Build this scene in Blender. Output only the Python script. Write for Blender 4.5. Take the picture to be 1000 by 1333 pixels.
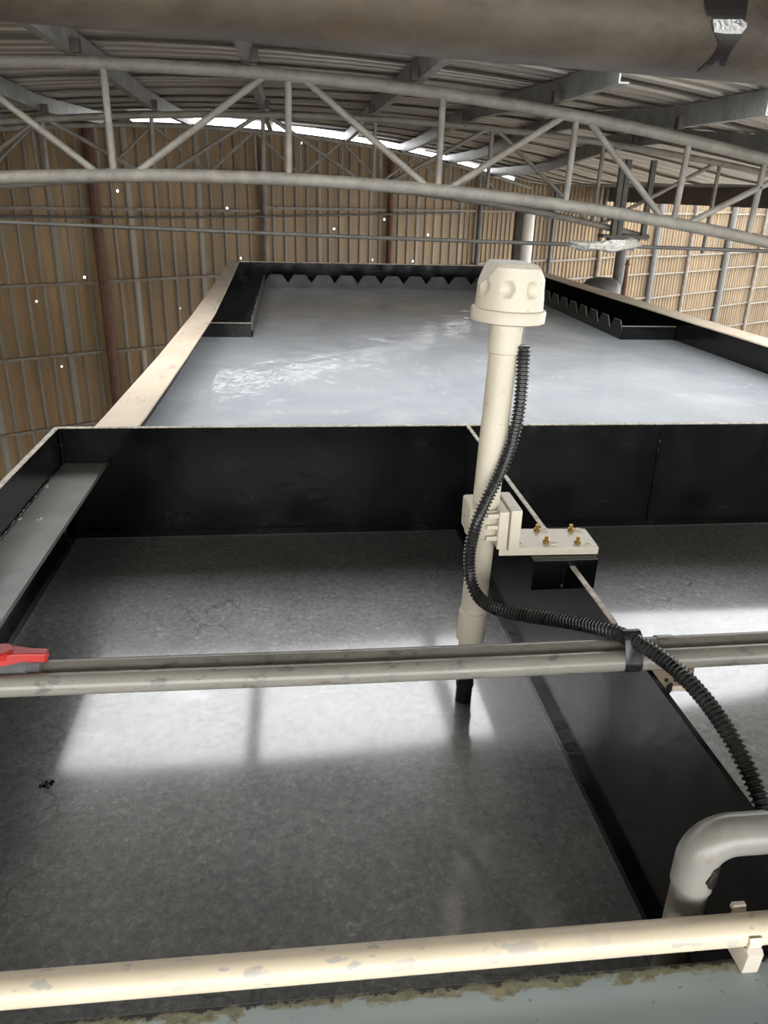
import bpy, bmesh, math, random
import numpy as np
from mathutils import Vector, Matrix

for o in list(bpy.data.objects): bpy.data.objects.remove(o)
random.seed(7)
scn = bpy.context.scene
col = scn.collection

# ------------------------------------------------------------------ camera
# everything is laid out in a frame whose origin is the camera (x across the tank, y along it, z up);
# at the very end all top-level objects are lifted by CZ so the shed floor is z = 0
CZ = 5.0
FPX, PITCH, ROLL, YAW = 991.05, .399674, .0285372, .123358
Fv = np.array([math.sin(YAW)*math.cos(PITCH), math.cos(YAW)*math.cos(PITCH), -math.sin(PITCH)])
r0 = np.array([math.cos(YAW), -math.sin(YAW), 0.]); u0 = np.cross(r0, Fv)
Rv = r0*math.cos(ROLL)+u0*math.sin(ROLL); Uv = -r0*math.sin(ROLL)+u0*math.cos(ROLL)
cd = bpy.data.cameras.new('camera'); cam = bpy.data.objects.new('camera', cd); col.objects.link(cam)
cd.sensor_fit = 'HORIZONTAL'; cd.sensor_width = 36; cd.lens = 36*FPX/1000; cd.clip_start = .02; cd.clip_end = 300
cam.matrix_world = Matrix(((Rv[0], Uv[0], -Fv[0], 0), (Rv[1], Uv[1], -Fv[1], 0), (Rv[2], Uv[2], -Fv[2], CZ), (0, 0, 0, 1)))
scn.camera = cam

# ------------------------------------------------------------------ sky and exposure
wd_ = bpy.data.worlds.new('overcast_sky'); scn.world = wd_; wd_.use_nodes = True
bg = wd_.node_tree.nodes['Background']
bg.inputs[0].default_value = (.98, .985, 1.0, 1); bg.inputs[1].default_value = 16.0
scn.view_settings.view_transform = 'Standard'; scn.view_settings.look = 'None'
scn.view_settings.gamma = 1; scn.view_settings.use_curve_mapping = False
scn.view_settings.exposure = -1.2

# ------------------------------------------------------------------ pixel -> place helpers (1000 x 1333 photo)
def ray(x, y): return Fv + Rv*(x-500)/FPX - Uv*(y-666.5)/FPX
def onz(x, y, z): d = ray(x, y); return d*z/d[2]
def ony(x, y, Y): d = ray(x, y); return d*Y/d[1]
def onx(x, y, X): d = ray(x, y); return d*X/d[0]
S = .85          # tank unit (camera height above the tank flange) in metres
def T(*p): return np.array(p, float)*S

# ------------------------------------------------------------------ mesh helpers
class B:
    def __init__(s): s.v = []; s.f = []; s.m = []
    def add(s, vs, fs, mi=0):
        k = len(s.v); s.v += [tuple(map(float, p)) for p in vs]
        for f in fs: s.f.append([i+k for i in f]); s.m.append(mi)
        return s
    def hexa(s, p, mi=0):   # p: bottom 4 (ccw), top 4
        return s.add(p, [(3,2,1,0),(4,5,6,7),(0,1,5,4),(1,2,6,5),(2,3,7,6),(3,0,4,7)], mi)
    def box(s, x0, x1, y0, y1, z0, z1, mi=0):
        return s.hexa([(x0,y0,z0),(x1,y0,z0),(x1,y1,z0),(x0,y1,z0),(x0,y0,z1),(x1,y0,z1),(x1,y1,z1),(x0,y1,z1)], mi)
    def tube(s, path, r, n=12, caps=True, mi=0, up=None):
        path = [np.array(p, float) for p in path]; m = len(path)
        rs = r if hasattr(r, '__len__') else [r]*m
        tang = []
        for i in range(m):
            t = path[min(i+1, m-1)]-path[max(i-1, 0)]; L = np.linalg.norm(t); tang.append(t/L if L > 1e-9 else (tang[-1] if tang else np.array([0, 0, 1.])))
        a = np.array(up if up is not None else ([0, 0, 1] if abs(tang[0][2]) < .9 else [1, 0, 0]), float)
        vs = []
        for i in range(m):
            a = a-tang[i]*(a@tang[i]); a /= np.linalg.norm(a); b = np.cross(tang[i], a)
            for k in range(n):
                th = 2*math.pi*k/n; vs.append(path[i]+rs[i]*(a*math.cos(th)+b*math.sin(th)))
        fs = [(i*n+k, i*n+(k+1) % n, (i+1)*n+(k+1) % n, (i+1)*n+k) for i in range(m-1) for k in range(n)]
        if caps: fs += [tuple(range(n))[::-1], tuple((m-1)*n+k for k in range(n))]
        return s.add(vs, fs, mi)
    def lathe(s, base, axis, prof, n=32, mi=0):   # prof: (distance along axis, radius)
        ax = np.array(axis, float); ax /= np.linalg.norm(ax); b = np.array(base, float)
        return s._lathe(b, ax, prof, n, mi)
    def _lathe(s, b, ax, prof, n, mi):
        a = np.array([1, 0, 0.]) if abs(ax[0]) < .9 else np.array([0, 1, 0.])
        a = a-ax*(a@ax); a /= np.linalg.norm(a); c = np.cross(ax, a); vs = []
        for d, r in prof:
            for k in range(n):
                th = 2*math.pi*k/n; vs.append(b+ax*d+max(r, 1e-5)*(a*math.cos(th)+c*math.sin(th)))
        m = len(prof)
        fs = [(i*n+k, i*n+(k+1) % n, (i+1)*n+(k+1) % n, (i+1)*n+k) for i in range(m-1) for k in range(n)]
        fs += [tuple(range(n))[::-1], tuple((m-1)*n+k for k in range(n))]
        return s.add(vs, fs, mi)
    def prism(s, pts, off, mi=0):   # closed outline of 3d points extruded by a vector
        n = len(pts); off = np.array(off, float); p2 = [np.array(p, float)+off for p in pts]
        return s.add(list(pts)+p2, [tuple(range(n))[::-1], tuple(range(n, 2*n))]+[(k, (k+1) % n, n+(k+1) % n, n+k) for k in range(n)], mi)

LOC = {}
def empty(name, loc):
    o = bpy.data.objects.new(name, None); col.objects.link(o); o.location = Vector(map(float, loc)); o.empty_display_size = .05
    LOC[o.name] = np.array(loc, float); return o
def mk(name, b, mat, parent=None, smooth=0, bevel=0, seg=2):
    me = bpy.data.meshes.new(name)
    v = np.array(b.v)
    if parent is not None: L = LOC[parent.name]
    else: L = np.array([(v[:, 0].min()+v[:, 0].max())/2, (v[:, 1].min()+v[:, 1].max())/2, v[:, 2].min()])
    me.from_pydata((v-L).tolist(), [], b.f)
    for m in (mat if isinstance(mat, (list, tuple)) else [mat]): me.materials.append(m)
    for p, mi in zip(me.polygons, b.m): p.material_index = mi
    bm = bmesh.new(); bm.from_mesh(me)
    bmesh.ops.recalc_face_normals(bm, faces=bm.faces)
    if bevel: bmesh.ops.bevel(bm, geom=[e for e in bm.edges if e.calc_face_angle(0) > .5], offset=bevel, segments=seg, profile=.6, affect='EDGES', clamp_overlap=True)
    if smooth:
        for f in bm.faces: f.smooth = True
        for e in bm.edges:
            if e.calc_face_angle(0) > smooth: e.smooth = False
    bm.to_mesh(me); bm.free()
    o = bpy.data.objects.new(name, me); col.objects.link(o)
    if parent is None: o.location = Vector(L); LOC[o.name] = L
    else: o.parent = parent; LOC[o.name] = L
    return o
def inst(src, delta, parent):     # copy of a part, shifted, sharing its mesh
    o = src.copy(); col.objects.link(o); o.parent = parent; o.location = src.location+Vector(map(float, delta)); LOC[o.name] = LOC[parent.name]; return o
def tag(o, label=None, cat=None, group=None, kind=None):
    if label: o['label'] = label
    if cat: o['category'] = cat
    if group: o['group'] = group
    if kind: o['kind'] = kind
    return o

# ------------------------------------------------------------------ materials
class N:
    def __init__(s, name):
        s.mat = bpy.data.materials.new(name); s.mat.use_nodes = True; s.t = s.mat.node_tree; s.n = s.t.nodes
        s.p = s.n['Principled BSDF']; s.out = s.n['Material Output']
        s.tc = s.n.new('ShaderNodeTexCoord'); s.geo = s.n.new('ShaderNodeNewGeometry')
    def L(s, a, b): s.t.links.new(a, b)
    def coord(s, scale=(1, 1, 1), src='pos', loc=(0, 0, 0)):
        m = s.n.new('ShaderNodeMapping'); m.inputs['Scale'].default_value = scale; m.inputs['Location'].default_value = loc
        s.L(s.geo.outputs['Position'] if src == 'pos' else s.tc.outputs['Object'], m.inputs[0]); return m.outputs[0]
    def noise(s, scale, vec=None, detail=4, rough=.55, dist=0):
        t = s.n.new('ShaderNodeTexNoise'); t.inputs['Scale'].default_value = scale; t.inputs['Detail'].default_value = detail
        t.inputs['Roughness'].default_value = rough; t.inputs['Distortion'].default_value = dist
        s.L(vec if vec is not None else s.coord(), t.inputs['Vector']); return t.outputs['Fac']
    def ramp(s, fac, stops):
        r = s.n.new('ShaderNodeValToRGB'); e = r.color_ramp.elements
        while len(e) < len(stops): e.new(.5)
        for k, (p, c) in enumerate(stops):
            e[k].position = p; e[k].color = (*(c if hasattr(c, '__len__') else (c, c, c)), 1)
        s.L(fac, r.inputs[0]); return r.outputs[0]
    def mix(s, fac, a, b, mode='MIX'):
        m = s.n.new('ShaderNodeMix'); m.data_type = 'RGBA'; m.blend_type = mode
        for i, v in ((0, fac), (6, a), (7, b)):
            if isinstance(v, (int, float)): m.inputs[i].default_value = v
            elif isinstance(v, tuple): m.inputs[i].default_value = (*v, 1)
            else: s.L(v, m.inputs[i])
        return m.outputs[2]
    def math(s, op, a, b=0):
        m = s.n.new('ShaderNodeMath'); m.operation = op
        for i, v in ((0, a), (1, b)):
            if isinstance(v, (int, float)): m.inputs[i].default_value = v
            else: s.L(v, m.inputs[i])
        return m.outputs[0]
    def bump(s, h, dist=.01, strength=1):
        b = s.n.new('ShaderNodeBump'); b.inputs['Distance'].default_value = dist; b.inputs['Strength'].default_value = strength
        s.L(h, b.inputs['Height']); s.L(b.outputs[0], s.p.inputs['Normal']); return b.outputs[0]
    def set(s, color=None, rough=None, metal=None, ior=None):
        for k, v in (('Base Color', color), ('Roughness', rough), ('Metallic', metal), ('IOR', ior)):
            if v is None: continue
            if isinstance(v, tuple): s.p.inputs[k].default_value = (*v, 1)
            elif isinstance(v, (int, float)): s.p.inputs[k].default_value = v
            else: s.L(v, s.p.inputs[k])
        return s
def simple(name, c, rough=.5, metal=0, var=.15, scale=20, c2=None, bump=0):
    n = N(name); f = n.noise(scale, detail=5)
    d = c2 or tuple(x*(1-var*2.2) for x in c)
    n.set(n.ramp(f, [(.32, d), (.62, c)]), rough, metal)
    if bump: n.bump(f, bump)
    return n.mat

def m_black():
    n = N('black_gloss_paint'); a = n.noise(6, detail=6, rough=.65); s = n.noise(90, detail=2)
    c = n.ramp(a, [(.35, (.0022, .0022, .0023)), (.55, (.006, .0066, .0063)), (.75, (.017, .0185, .0175))])
    n.set(n.mix(n.ramp(s, [(.72, 0.), (.76, 1.)]), c, (.03, .03, .028)), n.ramp(a, [(.3, .12), (.7, .28)]), 0, 1.42)
    n.bump(n.noise(25, detail=3), .0015, .5); return n.mat
def m_flange():
    n = N('cream_flange_paint'); a = n.noise(3, n.coord((1, .6, 1)), detail=7, rough=.65); b = n.noise(14, n.coord((1, .25, 1)), detail=6, rough=.7)
    c = n.ramp(a, [(.3, (.55, .455, .345)), (.6, (.72, .61, .475))])
    n.set(n.mix(n.ramp(b, [(.57, 0.), (.68, .6)]), c, (.30, .25, .19)), .5); n.bump(b, .002, .4); return n.mat
def m_rim():
    # blue-grey rim paint, worn to an olive primer and bare black along the inner edge (world y)
    n = N('blue_grey_rim_paint'); sx = n.n.new('ShaderNodeSeparateXYZ'); n.L(n.geo.outputs['Position'], sx.inputs[0])
    w = n.noise(14, n.coord((1, 2, 1)), detail=7, rough=.7); w2 = n.noise(55, detail=5, rough=.7); w3 = n.noise(2.2, detail=2)
    d = n.math('SUBTRACT', RIM_Y, sx.outputs[1])
    e1 = n.math('SUBTRACT', d, n.math('MULTIPLY', n.math('SUBTRACT', w, .33), n.math('MULTIPLY', w3, .14)))
    e2 = n.math('SUBTRACT', d, n.math('MULTIPLY', n.math('SUBTRACT', w2, .42), .035))
    base = n.ramp(n.noise(5, detail=5), [(.3, (.29, .345, .355)), (.7, (.355, .41, .42))])
    sp = n.noise(70, detail=2); base = n.mix(n.ramp(sp, [(.73, 0.), (.76, 1.)]), base, (.14, .16, .16))
    ol = n.ramp(w2, [(.3, (.10, .095, .06)), (.55, (.26, .25, .16)), (.8, (.36, .34, .23))])
    c = n.mix(n.ramp(e1, [(.0, 1.), (.004, 0.)]), base, ol)
    n.set(n.mix(n.ramp(e2, [(.0, 1.), (.002, 0.)]), c, (.025, .024, .02)), .45); return n.mat
def m_plastic(name, c, spots=0, rough=.38, spot_c=(.38, .37, .34), sscale=38):
    n = N(name); a = n.noise(9, detail=4)
    cc = n.ramp(a, [(.3, tuple(x*.9 for x in c)), (.65, c)])
    if spots:
        s1 = n.noise(sscale, n.coord((.55, 1, 1)), detail=2.5, rough=.6); s2 = n.noise(5, detail=2)
        k = n.math('MULTIPLY', n.ramp(s1, [(spots, 0.), (spots+.04, 1.)]), n.ramp(s2, [(.38, 0.25), (.55, .8)]))
        cc = n.mix(k, cc, spot_c)
    n.set(cc, rough); return n.mat
def m_pvc():
    n = N('grey_pvc'); a = n.noise(12, n.coord((.3, 1, 1)), detail=6, rough=.65); b = n.noise(45, n.coord((.5, 1, 1)), detail=4, rough=.7)
    c = n.ramp(a, [(.3, (.19, .18, .148)), (.6, (.26, .248, .21))])
    n.set(n.mix(n.ramp(b, [(.55, 0.), (.66, .7)]), c, (.10, .09, .075)), .27); return n.mat
def m_elbow():
    n = N('stained_grey_pvc'); a = n.noise(7, detail=6, rough=.6); b = n.noise(14, n.coord(loc=(3, 1, 2)), detail=5, rough=.65)
    c = n.ramp(a, [(.3, (.17, .165, .145)), (.62, (.25, .243, .215))])
    n.set(n.mix(n.ramp(b, [(.54, 0.), (.66, .75)]), c, (.20, .13, .065)), .3); return n.mat
def m_conduit():
    n = N('black_corrugated_plastic'); a = n.noise(30, detail=3)
    n.set(n.ramp(a, [(.3, (.014, .014, .014)), (.75, (.04, .039, .037))]), .24); return n.mat
def m_steel(name, c1, c2, rough=.5, metal=.3, rust=None):
    n = N(name); a = n.noise(7, detail=7, rough=.7); c = n.ramp(a, [(.3, c1), (.65, c2)])
    if rust is not None:
        b = n.noise(3.3, n.coord(loc=(5, 2, 1)), detail=8, rough=.72); c = n.mix(n.ramp(b, [(rust, 0.), (rust+.12, .8)]), c, (.20, .11, .06))
    n.set(c, rough, metal); n.bump(a, .003, .5); return n.mat
def m_roof():
    n = N('galvanised_roof_sheet'); a = n.noise(1.1, n.coord((.35, 3, 1)), detail=6, rough=.65); b = n.noise(3, n.coord((.2, 9, 1)), detail=3)
    c = n.ramp(a, [(.3, (.34, .315, .275)), (.7, (.60, .57, .51))])
    n.set(n.mix(n.ramp(b, [(.62, 0.), (.75, .5)]), c, (.24, .20, .16)), .38, .55); return n.mat
def m_sheet(name, c1, c2, streak, holes):
    n = N(name); a = n.noise(1, n.coord((9, 9, .35)), detail=6, rough=.65); b = n.noise(1, n.coord((26, 26, 1.2)), detail=5, rough=.7); d = n.noise(.6, detail=3)
    c = n.ramp(a, [(.28, c1), (.7, c2)])
    c = n.mix(n.ramp(b, [(.56, 0.), (.68, .75)]), c, streak); c = n.mix(n.ramp(d, [(.35, .35), (.65, 0.)]), c, tuple(x*.55 for x in c1))
    n.set(c, .6); n.bump(b, .004, .4)
    if holes:   # nail holes rusted right through the sheet
        v = n.n.new('ShaderNodeTexVoronoi'); v.feature = 'F1'; v.voronoi_dimensions = '2D'; v.inputs['Scale'].default_value = .95
        dt = n.n.new('ShaderNodeVectorMath'); dt.operation = 'DOT_PRODUCT'; n.L(n.geo.outputs['Position'], dt.inputs[0]); dt.inputs[1].default_value = (.8538, .5206, 0)
        sp = n.n.new('ShaderNodeSeparateXYZ'); n.L(n.geo.outputs['Position'], sp.inputs[0]); cb = n.n.new('ShaderNodeCombineXYZ'); n.L(dt.outputs['Value'], cb.inputs[0]); n.L(sp.outputs[2], cb.inputs[1]); n.L(cb.outputs[0], v.inputs['Vector'])
        f = n.math('LESS_THAN', v.outputs['Distance'], .0165)
        tr = n.n.new('ShaderNodeBsdfTransparent'); mx = n.n.new('ShaderNodeMixShader')
        n.L(f, mx.inputs[0]); n.L(n.p.outputs[0], mx.inputs[1]); n.L(tr.outputs[0], mx.inputs[2]); n.L(mx.outputs[0], n.out.inputs[0])
    return n.mat
def m_water_dark():
    n = N('dark_water_with_dusty_film')
    g = n.noise(75, detail=6, rough=.75); big = n.noise(2.2, detail=4); fib = n.noise(34, n.coord((1, 1, 1)), detail=5, rough=.7, dist=2.5)
    v = n.n.new('ShaderNodeTexVoronoi'); v.feature = 'DISTANCE_TO_EDGE'; v.inputs['Scale'].default_value = 4.6
    wv = n.n.new('ShaderNodeTexNoise'); wv.inputs['Scale'].default_value = 5; wv.inputs['Detail'].default_value = 4; n.L(n.coord(), wv.inputs['Vector'])
    ad = n.n.new('ShaderNodeVectorMath'); ad.operation = 'MULTIPLY_ADD'; n.L(wv.outputs['Color'], ad.inputs[0]); ad.inputs[1].default_value = (.28, .28, 0); n.L(n.coord(), ad.inputs[2]); n.L(ad.outputs[0], v.inputs['Vector'])
    crack = n.math('MULTIPLY', n.ramp(v.outputs['Distance'], [(.0, 1.), (.013, 0.)]), n.ramp(n.noise(6, n.coord(loc=(4, 4, 0)), detail=3), [(.50, 0.), (.66, 1.)]))
    film = n.math('MULTIPLY', n.ramp(g, [(.30, .45), (.72, 1.)]), n.ramp(big, [(.3, .7), (.7, 1.)]))
    film = n.math('MULTIPLY', film, n.math('SUBTRACT', 1., n.math('MULTIPLY', crack, .5)))
    fl = n.math('MULTIPLY', n.ramp(fib, [(.52, 0.), (.66, .5)]), film)
    n.set((.010, .012, .012), n.ramp(big, [(.3, .07), (.7, .11)]), 0, 2.2)
    df = n.n.new('ShaderNodeBsdfDiffuse'); n.L(n.mix(fl, (.34, .345, .34), (.80, .80, .78)), df.inputs[0])
    gl = n.n.new('ShaderNodeBsdfGlossy'); gl.inputs['Roughness'].default_value = .40; n.L(n.mix(fl, (.45, .45, .44), (.9, .9, .88)), gl.inputs[0])
    m0 = n.n.new('ShaderNodeMixShader'); m0.inputs[0].default_value = .30; n.L(df.outputs[0], m0.inputs[1]); n.L(gl.outputs[0], m0.inputs[2])
    m1 = n.n.new('ShaderNodeMixShader'); n.L(n.math('MULTIPLY', film, .74), m1.inputs[0]); n.L(n.p.outputs[0], m1.inputs[1]); n.L(m0.outputs[0], m1.inputs[2])
    n.L(m1.outputs[0], n.out.inputs[0]); n.bump(n.noise(7, detail=1), .0002, .6); return n.mat
def m_water_pale():
    n = N('milky_water_with_scum')
    a = n.noise(1.3, n.coord((1, .8, 1)), detail=7, rough=.62, dist=.8); b = n.noise(5, n.coord((1, .6, 1)), detail=6, rough=.7, dist=1.2)
    c = n.ramp(a, [(.3, (.33, .352, .38)), (.55, (.42, .443, .47)), (.75, (.50, .52, .54))])
    c = n.mix(n.ramp(b, [(.60, 0.), (.68, .55)]), c, (.58, .60, .61))
    n.set(c, .06, 0, 1.34)
    h = n.noise(5, n.coord((1, .7, 1)), detail=3, rough=.5); n.bump(n.math('ADD', h, n.math('MULTIPLY', n.noise(22, n.coord((1, .6, 1)), detail=2), .22)), .010, .42); return n.mat
def m_overhead():
    n = N('rusty_grey_pipe_paint'); a = n.noise(4, n.coord((.5, 1, 1)), detail=8, rough=.72); b = n.noise(2.2, n.coord((.6, 1, 1), loc=(3, 1, 2)), detail=7, rough=.7)
    c = n.ramp(a, [(.30, (.035, .027, .019)), (.5, (.095, .077, .056)), (.75, (.15, .128, .098))])
    n.set(n.mix(n.ramp(b, [(.58, 0.), (.72, .5)]), c, (.17, .10, .05)), .55, .15); n.bump(a, .004, .6); return n.mat
def m_foil():
    n = N('crinkled_foil'); h = n.noise(90, detail=3); n.set((.40, .40, .39), .3, 1.0); n.bump(h, .004, 1.); return n.mat

RIM_Y = .692*S
M = dict(black=m_black(), ledge=simple('grey_ledge_paint', (.20, .195, .18), .38, var=.15, scale=9), flange=m_flange(), rim=m_rim(), cream=m_plastic('cream_plastic', (.62, .57, .445), .66, spot_c=(.42, .37, .28), sscale=60),
    conduit_cream=m_plastic('spotted_cream_conduit', (.72, .62, .455), .60, .35, (.40, .385, .36), 42),
    white=m_plastic('white_clip_plastic', (.68, .62, .51), 0), pvc=m_pvc(), elbow=m_elbow(), conduit=m_conduit(),
    tape=simple('black_tape', (.02, .02, .02), .25), red=simple('red_plastic', (.44, .016, .010), .4, var=.1), redcap=simple('worn_orange_cap', (.65, .30, .16), .5),
    brass=simple('gold_zinc_bolt', (.55, .36, .12), .3, .9), steel_edge=simple('pale_cut_edge', (.72, .65, .53), .5, var=.25, scale=60),
    truss=m_steel('dusty_galvanised_pipe', (.13, .12, .10), (.25, .232, .195), .6, .1), truss_dark=m_steel('dark_dusty_steel', (.05, .046, .04), (.10, .096, .086), .6, .2),
    roof=m_roof(), purlin=m_steel('purlin_steel', (.15, .155, .148), (.29, .29, .275), .45, .35), rust=m_steel('rusty_steel', (.055, .024, .014), (.12, .052, .03), .75, 0),
    rail=m_steel('weathered_rail', (.10, .082, .06), (.21, .18, .14), .6, .1), fascia=m_steel('dark_brown_fascia', (.045, .036, .028), (.09, .075, .06), .7, 0),
    sheetA=m_sheet('brown_wall_sheet', (.135, .082, .034), (.29, .19, .085), (.15, .10, .05), True), ribA=m_sheet('grey_wall_rib', (.14, .115, .082), (.27, .235, .18), (.17, .125, .08), False),
    sheetB=m_sheet('pale_wall_sheet', (.135, .082, .034), (.29, .19, .085), (.15, .10, .05), False), ribB=m_sheet('pale_wall_rib', (.14, .115, .082), (.27, .235, .18), (.17, .125, .08), False),
    floor=simple('dirty_concrete', (.26, .245, .22), .8, scale=2, var=.2), water_dark=m_water_dark(), water_pale=m_water_pale(), overhead=m_overhead(), foil=m_foil(),
    tar=simple('black_tar', (.014, .012, .01), .4, var=.2), ptfe=simple('white_pipe', (.82, .77, .68), .45, var=.04), dome=simple('grey_drum', (.085, .082, .072), .5),
    wrap=m_plastic('clear_wrap', (.40, .385, .34), .52, .2, (.16, .15, .13), 60), column=simple('grey_column_paint', (.10, .10, .092), .5), black_tube=simple('black_rubber_tube', (.012, .012, .013), .35),
    tank_out=simple('blue_tank_paint', (.22, .27, .29), .5, scale=4), grey_valve=simple('dark_grey_valve', (.16, .165, .17), .3), bubble=simple('black_foam', (.01, .01, .01), .08))

# ================================================================== SHED (distances scaled with K from the truss size)
K = 1.18
Y1, Y2 = 5.0*K, 7.6*K
def fit(px, Y, deg=2): P = np.array([ony(*q, Y) for q in px]); return np.polyfit(P[:, 0], P[:, 2], deg)
cu1 = fit([(0,81),(86,81),(170,84),(260,88),(380,98),(500,111),(590,122),(720,148),(818,168),(1000,206)], Y1)
cl1 = fit([(0,231),(150,229),(300,230),(400,235),(570,245),(750,270),(870,292),(1000,314)], Y1)
cu2 = fit([(52,157),(156,150),(260,147),(344,150),(500,156),(623,164),(740,181),(812,192),(930,211),(1000,225)], Y2)
cl2 = fit([(0,242),(530,246),(600,261),(700,278),(785,293)], Y2)
XL, XR, YF = -5.3, 7.2, -3.2
def chz(X, Y):
    t = 0 if Y <= Y1 else ((Y-Y1)/(Y2-Y1) if Y < Y2 else max(0, 1-(Y-Y2)/3.6))
    return (1-t)*np.polyval(cu1, X)+t*np.polyval(cu2, X)
def roofz(X, Y): return max(chz(X, Y), -.02)+.225
WA = math.radians(58.627); wdir = np.array([math.sin(WA), math.cos(WA), 0]); wn = np.array([wdir[1], -wdir[0], 0])
_d = ray(135, 366); WC = (_d*10.2*K/_d[1])@wn
def wp(s, z, off=0): p = wdir*s+wn*(WC+off); return np.array([p[0], p[1], z])
def wall_s(x, y, off=0): d = ray(x, y); P = d*(WC+off)/(d@wn); return P@wdir, P[2]
def wallY(X): return (wn[0]*X-WC)/(-wn[1])
ZF = -CZ

floor = mk('floor', B().box(-30, 40, -25, 45, ZF-.2, ZF), M['floor']); tag(floor, kind='structure')

# -- back wall: skewed, corrugated sheets on rails and posts
wb = empty('wall_back', wp(9, ZF)); tag(wb, 'tan corrugated sheet wall on rails and posts behind the tank', 'wall', kind='structure')
s_gap0 = wall_s(165, 160)[0]; s_gap1 = wall_s(668, 240)[0]
def wtop(s):
    P = wp(s, 0); X = min(max(P[0], XL), XR); z = roofz(X, P[1])
    g = .105 if s_gap0 < s < s_gap1 else -.02
    if P[0] > XR: z = roofz(XR, P[1])
    return z-g
def wall_sheet(s0, s1, pitch, rib, mats, off=0):
    b = B(); k = int(round((s1-s0)/pitch)); prof = []
    for i in range(k):
        a = s0+i*pitch; prof += [(a, 0, 0), (a+pitch-rib*2.2, 0, 0), (a+pitch-rib*1.6, .028, 1), (a+pitch-rib*.6, .028, 1)]
    prof.append((s0+k*pitch+.05, 0, 0))
    vs = []
    for s, o, _ in prof: vs += [wp(s, ZF, o+off), wp(s, wtop(s), o+off)]
    b.v = [tuple(v) for v in vs]
    for j in range(len(prof)-1): b.f.append([2*j, 2*j+2, 2*j+3, 2*j+1]); b.m.append(1 if prof[j][1] > 0 or prof[j+1][1] > 0 else 0)
    o = mk('wall_sheet', b, mats, wb); return o
s = -2.2; i = 0
sB = wall_s(590, 300)[0]
while s < 26:
    if s < sB-.3: w, pitch, rib, mats = 1.1, .22, .026, [M['sheetA'], M['ribA']]
    else: w, pitch, rib, mats = 1.04, .13, .012, [M['sheetB'], M['ribB']]
    wall_sheet(s, s+w, pitch, rib, mats, .004*(i % 2)); s += w; i += 1
# rails and posts
rails = [(134, 270), (134, 367), (134, 458), (134, 548)]
zr = [wall_s(*q, .10)[1] for q in rails]; zr.append(zr[-1]-1.05)
posts = [(135, 366, .075, 'rust'), (345, 280, .05, 'rail'), (508, 300, .06, 'rust'), (623, 310, .05, 'truss_dark'), (720, 300, .045, 'column'), (785, 300, .05, 'rail'), (850, 350, .075, 'column'), (895, 350, .05, 'rail'), (945, 340, .085, 'column'), (985, 350, .05, 'rail')]
ps = [wall_s(x, y, .12)[0] for x, y, _, _ in posts]
edges = [-2.2]+ps+[25.5]
for a, c in zip(edges[:-1], edges[1:]):
    for z in zr+([zr[1]-.42, zr[2]-.45] if a > sB+2 else []):
        b = B(); z = z+random.uniform(-.02, .02)
        p0, p1 = wp(a, z, .05), wp(c, z+random.uniform(-.02, .02), .05)
        b.hexa([p0+wn*-.02-[0,0,.02], p1+wn*-.02-[0,0,.02], p1+wn*.03-[0,0,.02], p0+wn*.03-[0,0,.02], p0+wn*-.02+[0,0,.02], p1+wn*-.02+[0,0,.02], p1+wn*.03+[0,0,.02], p0+wn*.03+[0,0,.02]])
        mk('rail', b, M['rail'], wb)
for (x, y, r, mt), s in zip(posts, ps):
    mk('post', B().tube([wp(s, ZF, .11), wp(s, min(wtop(s), 1.2)-.02, .11)], r, 10), M[mt], wb, smooth=.6)

wl = mk('wall_left_light_block', B().box(XL-.5, XL-.42, YF, wallY(XL-.5), ZF, .6), [M['sheetA']]); tag(wl, 'unseen brown sheet wall added to keep side light out', 'wall', kind='structure')  # added out of view so no light leaks in from this side

# -- roof: corrugated sheets laid across the purlins, one open bay over the front basins
roof = empty('ceiling', (0, 4, .8)); tag(roof, 'galvanised corrugated roof sheets on steel purlins', 'roof', kind='structure')
SKY0, SKY1 = 3.62, 4.80
def roof_sheet(y0, y1, lift):
    nr = 4; p = (y1-y0)/nr; prof = []
    for i in range(nr):
        a = y0+i*p; prof += [(a, 0), (a+p*.52, 0), (a+p*.62, .03), (a+p*.88, .03)]
    prof.append((y1+.05, -.004)); prof.insert(0, (y0-.035, -.020))
    xs = np.linspace(XL, XR+.1, 25); vs = []; n = len(xs)
    ym = wallY(XL)
    for y, dz in prof:
        xmin = XL if y < ym else (y-(-WC/-wn[1]))/(wn[0]/-wn[1])   # the sheet stops where the skewed wall stands
        for x in xs:
            X = max(x, xmin-.02); X = min(X, XR+.1)
            vs.append((X, y, roofz(X, y)+dz+lift))
    fs = [(j*n+i, j*n+i+1, (j+1)*n+i+1, (j+1)*n+i) for j in range(len(prof)-1) for i in range(n-1)]
    # drop collapsed faces
    out = [f for f in fs if abs(vs[f[0]][0]-vs[f[1]][0])+abs(vs[f[2]][0]-vs[f[3]][0]) > 1e-3]
    if not out: return
    b = B(); b.v = vs; b.f = [list(f) for f in out]; b.m = [0]*len(out)
    mk('roof_sheet', b, M['roof'], roof, smooth=.25)
y = SKY1; i = 0
while y < wallY(XR)-.2: roof_sheet(y, y+.80, .003*(i % 2)); y += .80; i += 1
y = SKY0
while y > YF: roof_sheet(y-.80, y, .003*(i % 2)); y -= .80; i += 1
PX = [ony(x, yy, Y1)[0] for x, yy in ((95, 80), (326, 90), (545, 115), (728, 143), (888, 175))]
PX = [PX[0]-2.16, PX[0]-1.08]+PX+[PX[-1]+.98]
def purlin_runs(X):
    ye = wallY(X)-.15
    return [(YF, ye)] if X < 1.5 else [(YF, SKY0-.05), (SKY1+.05, ye)]
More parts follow.
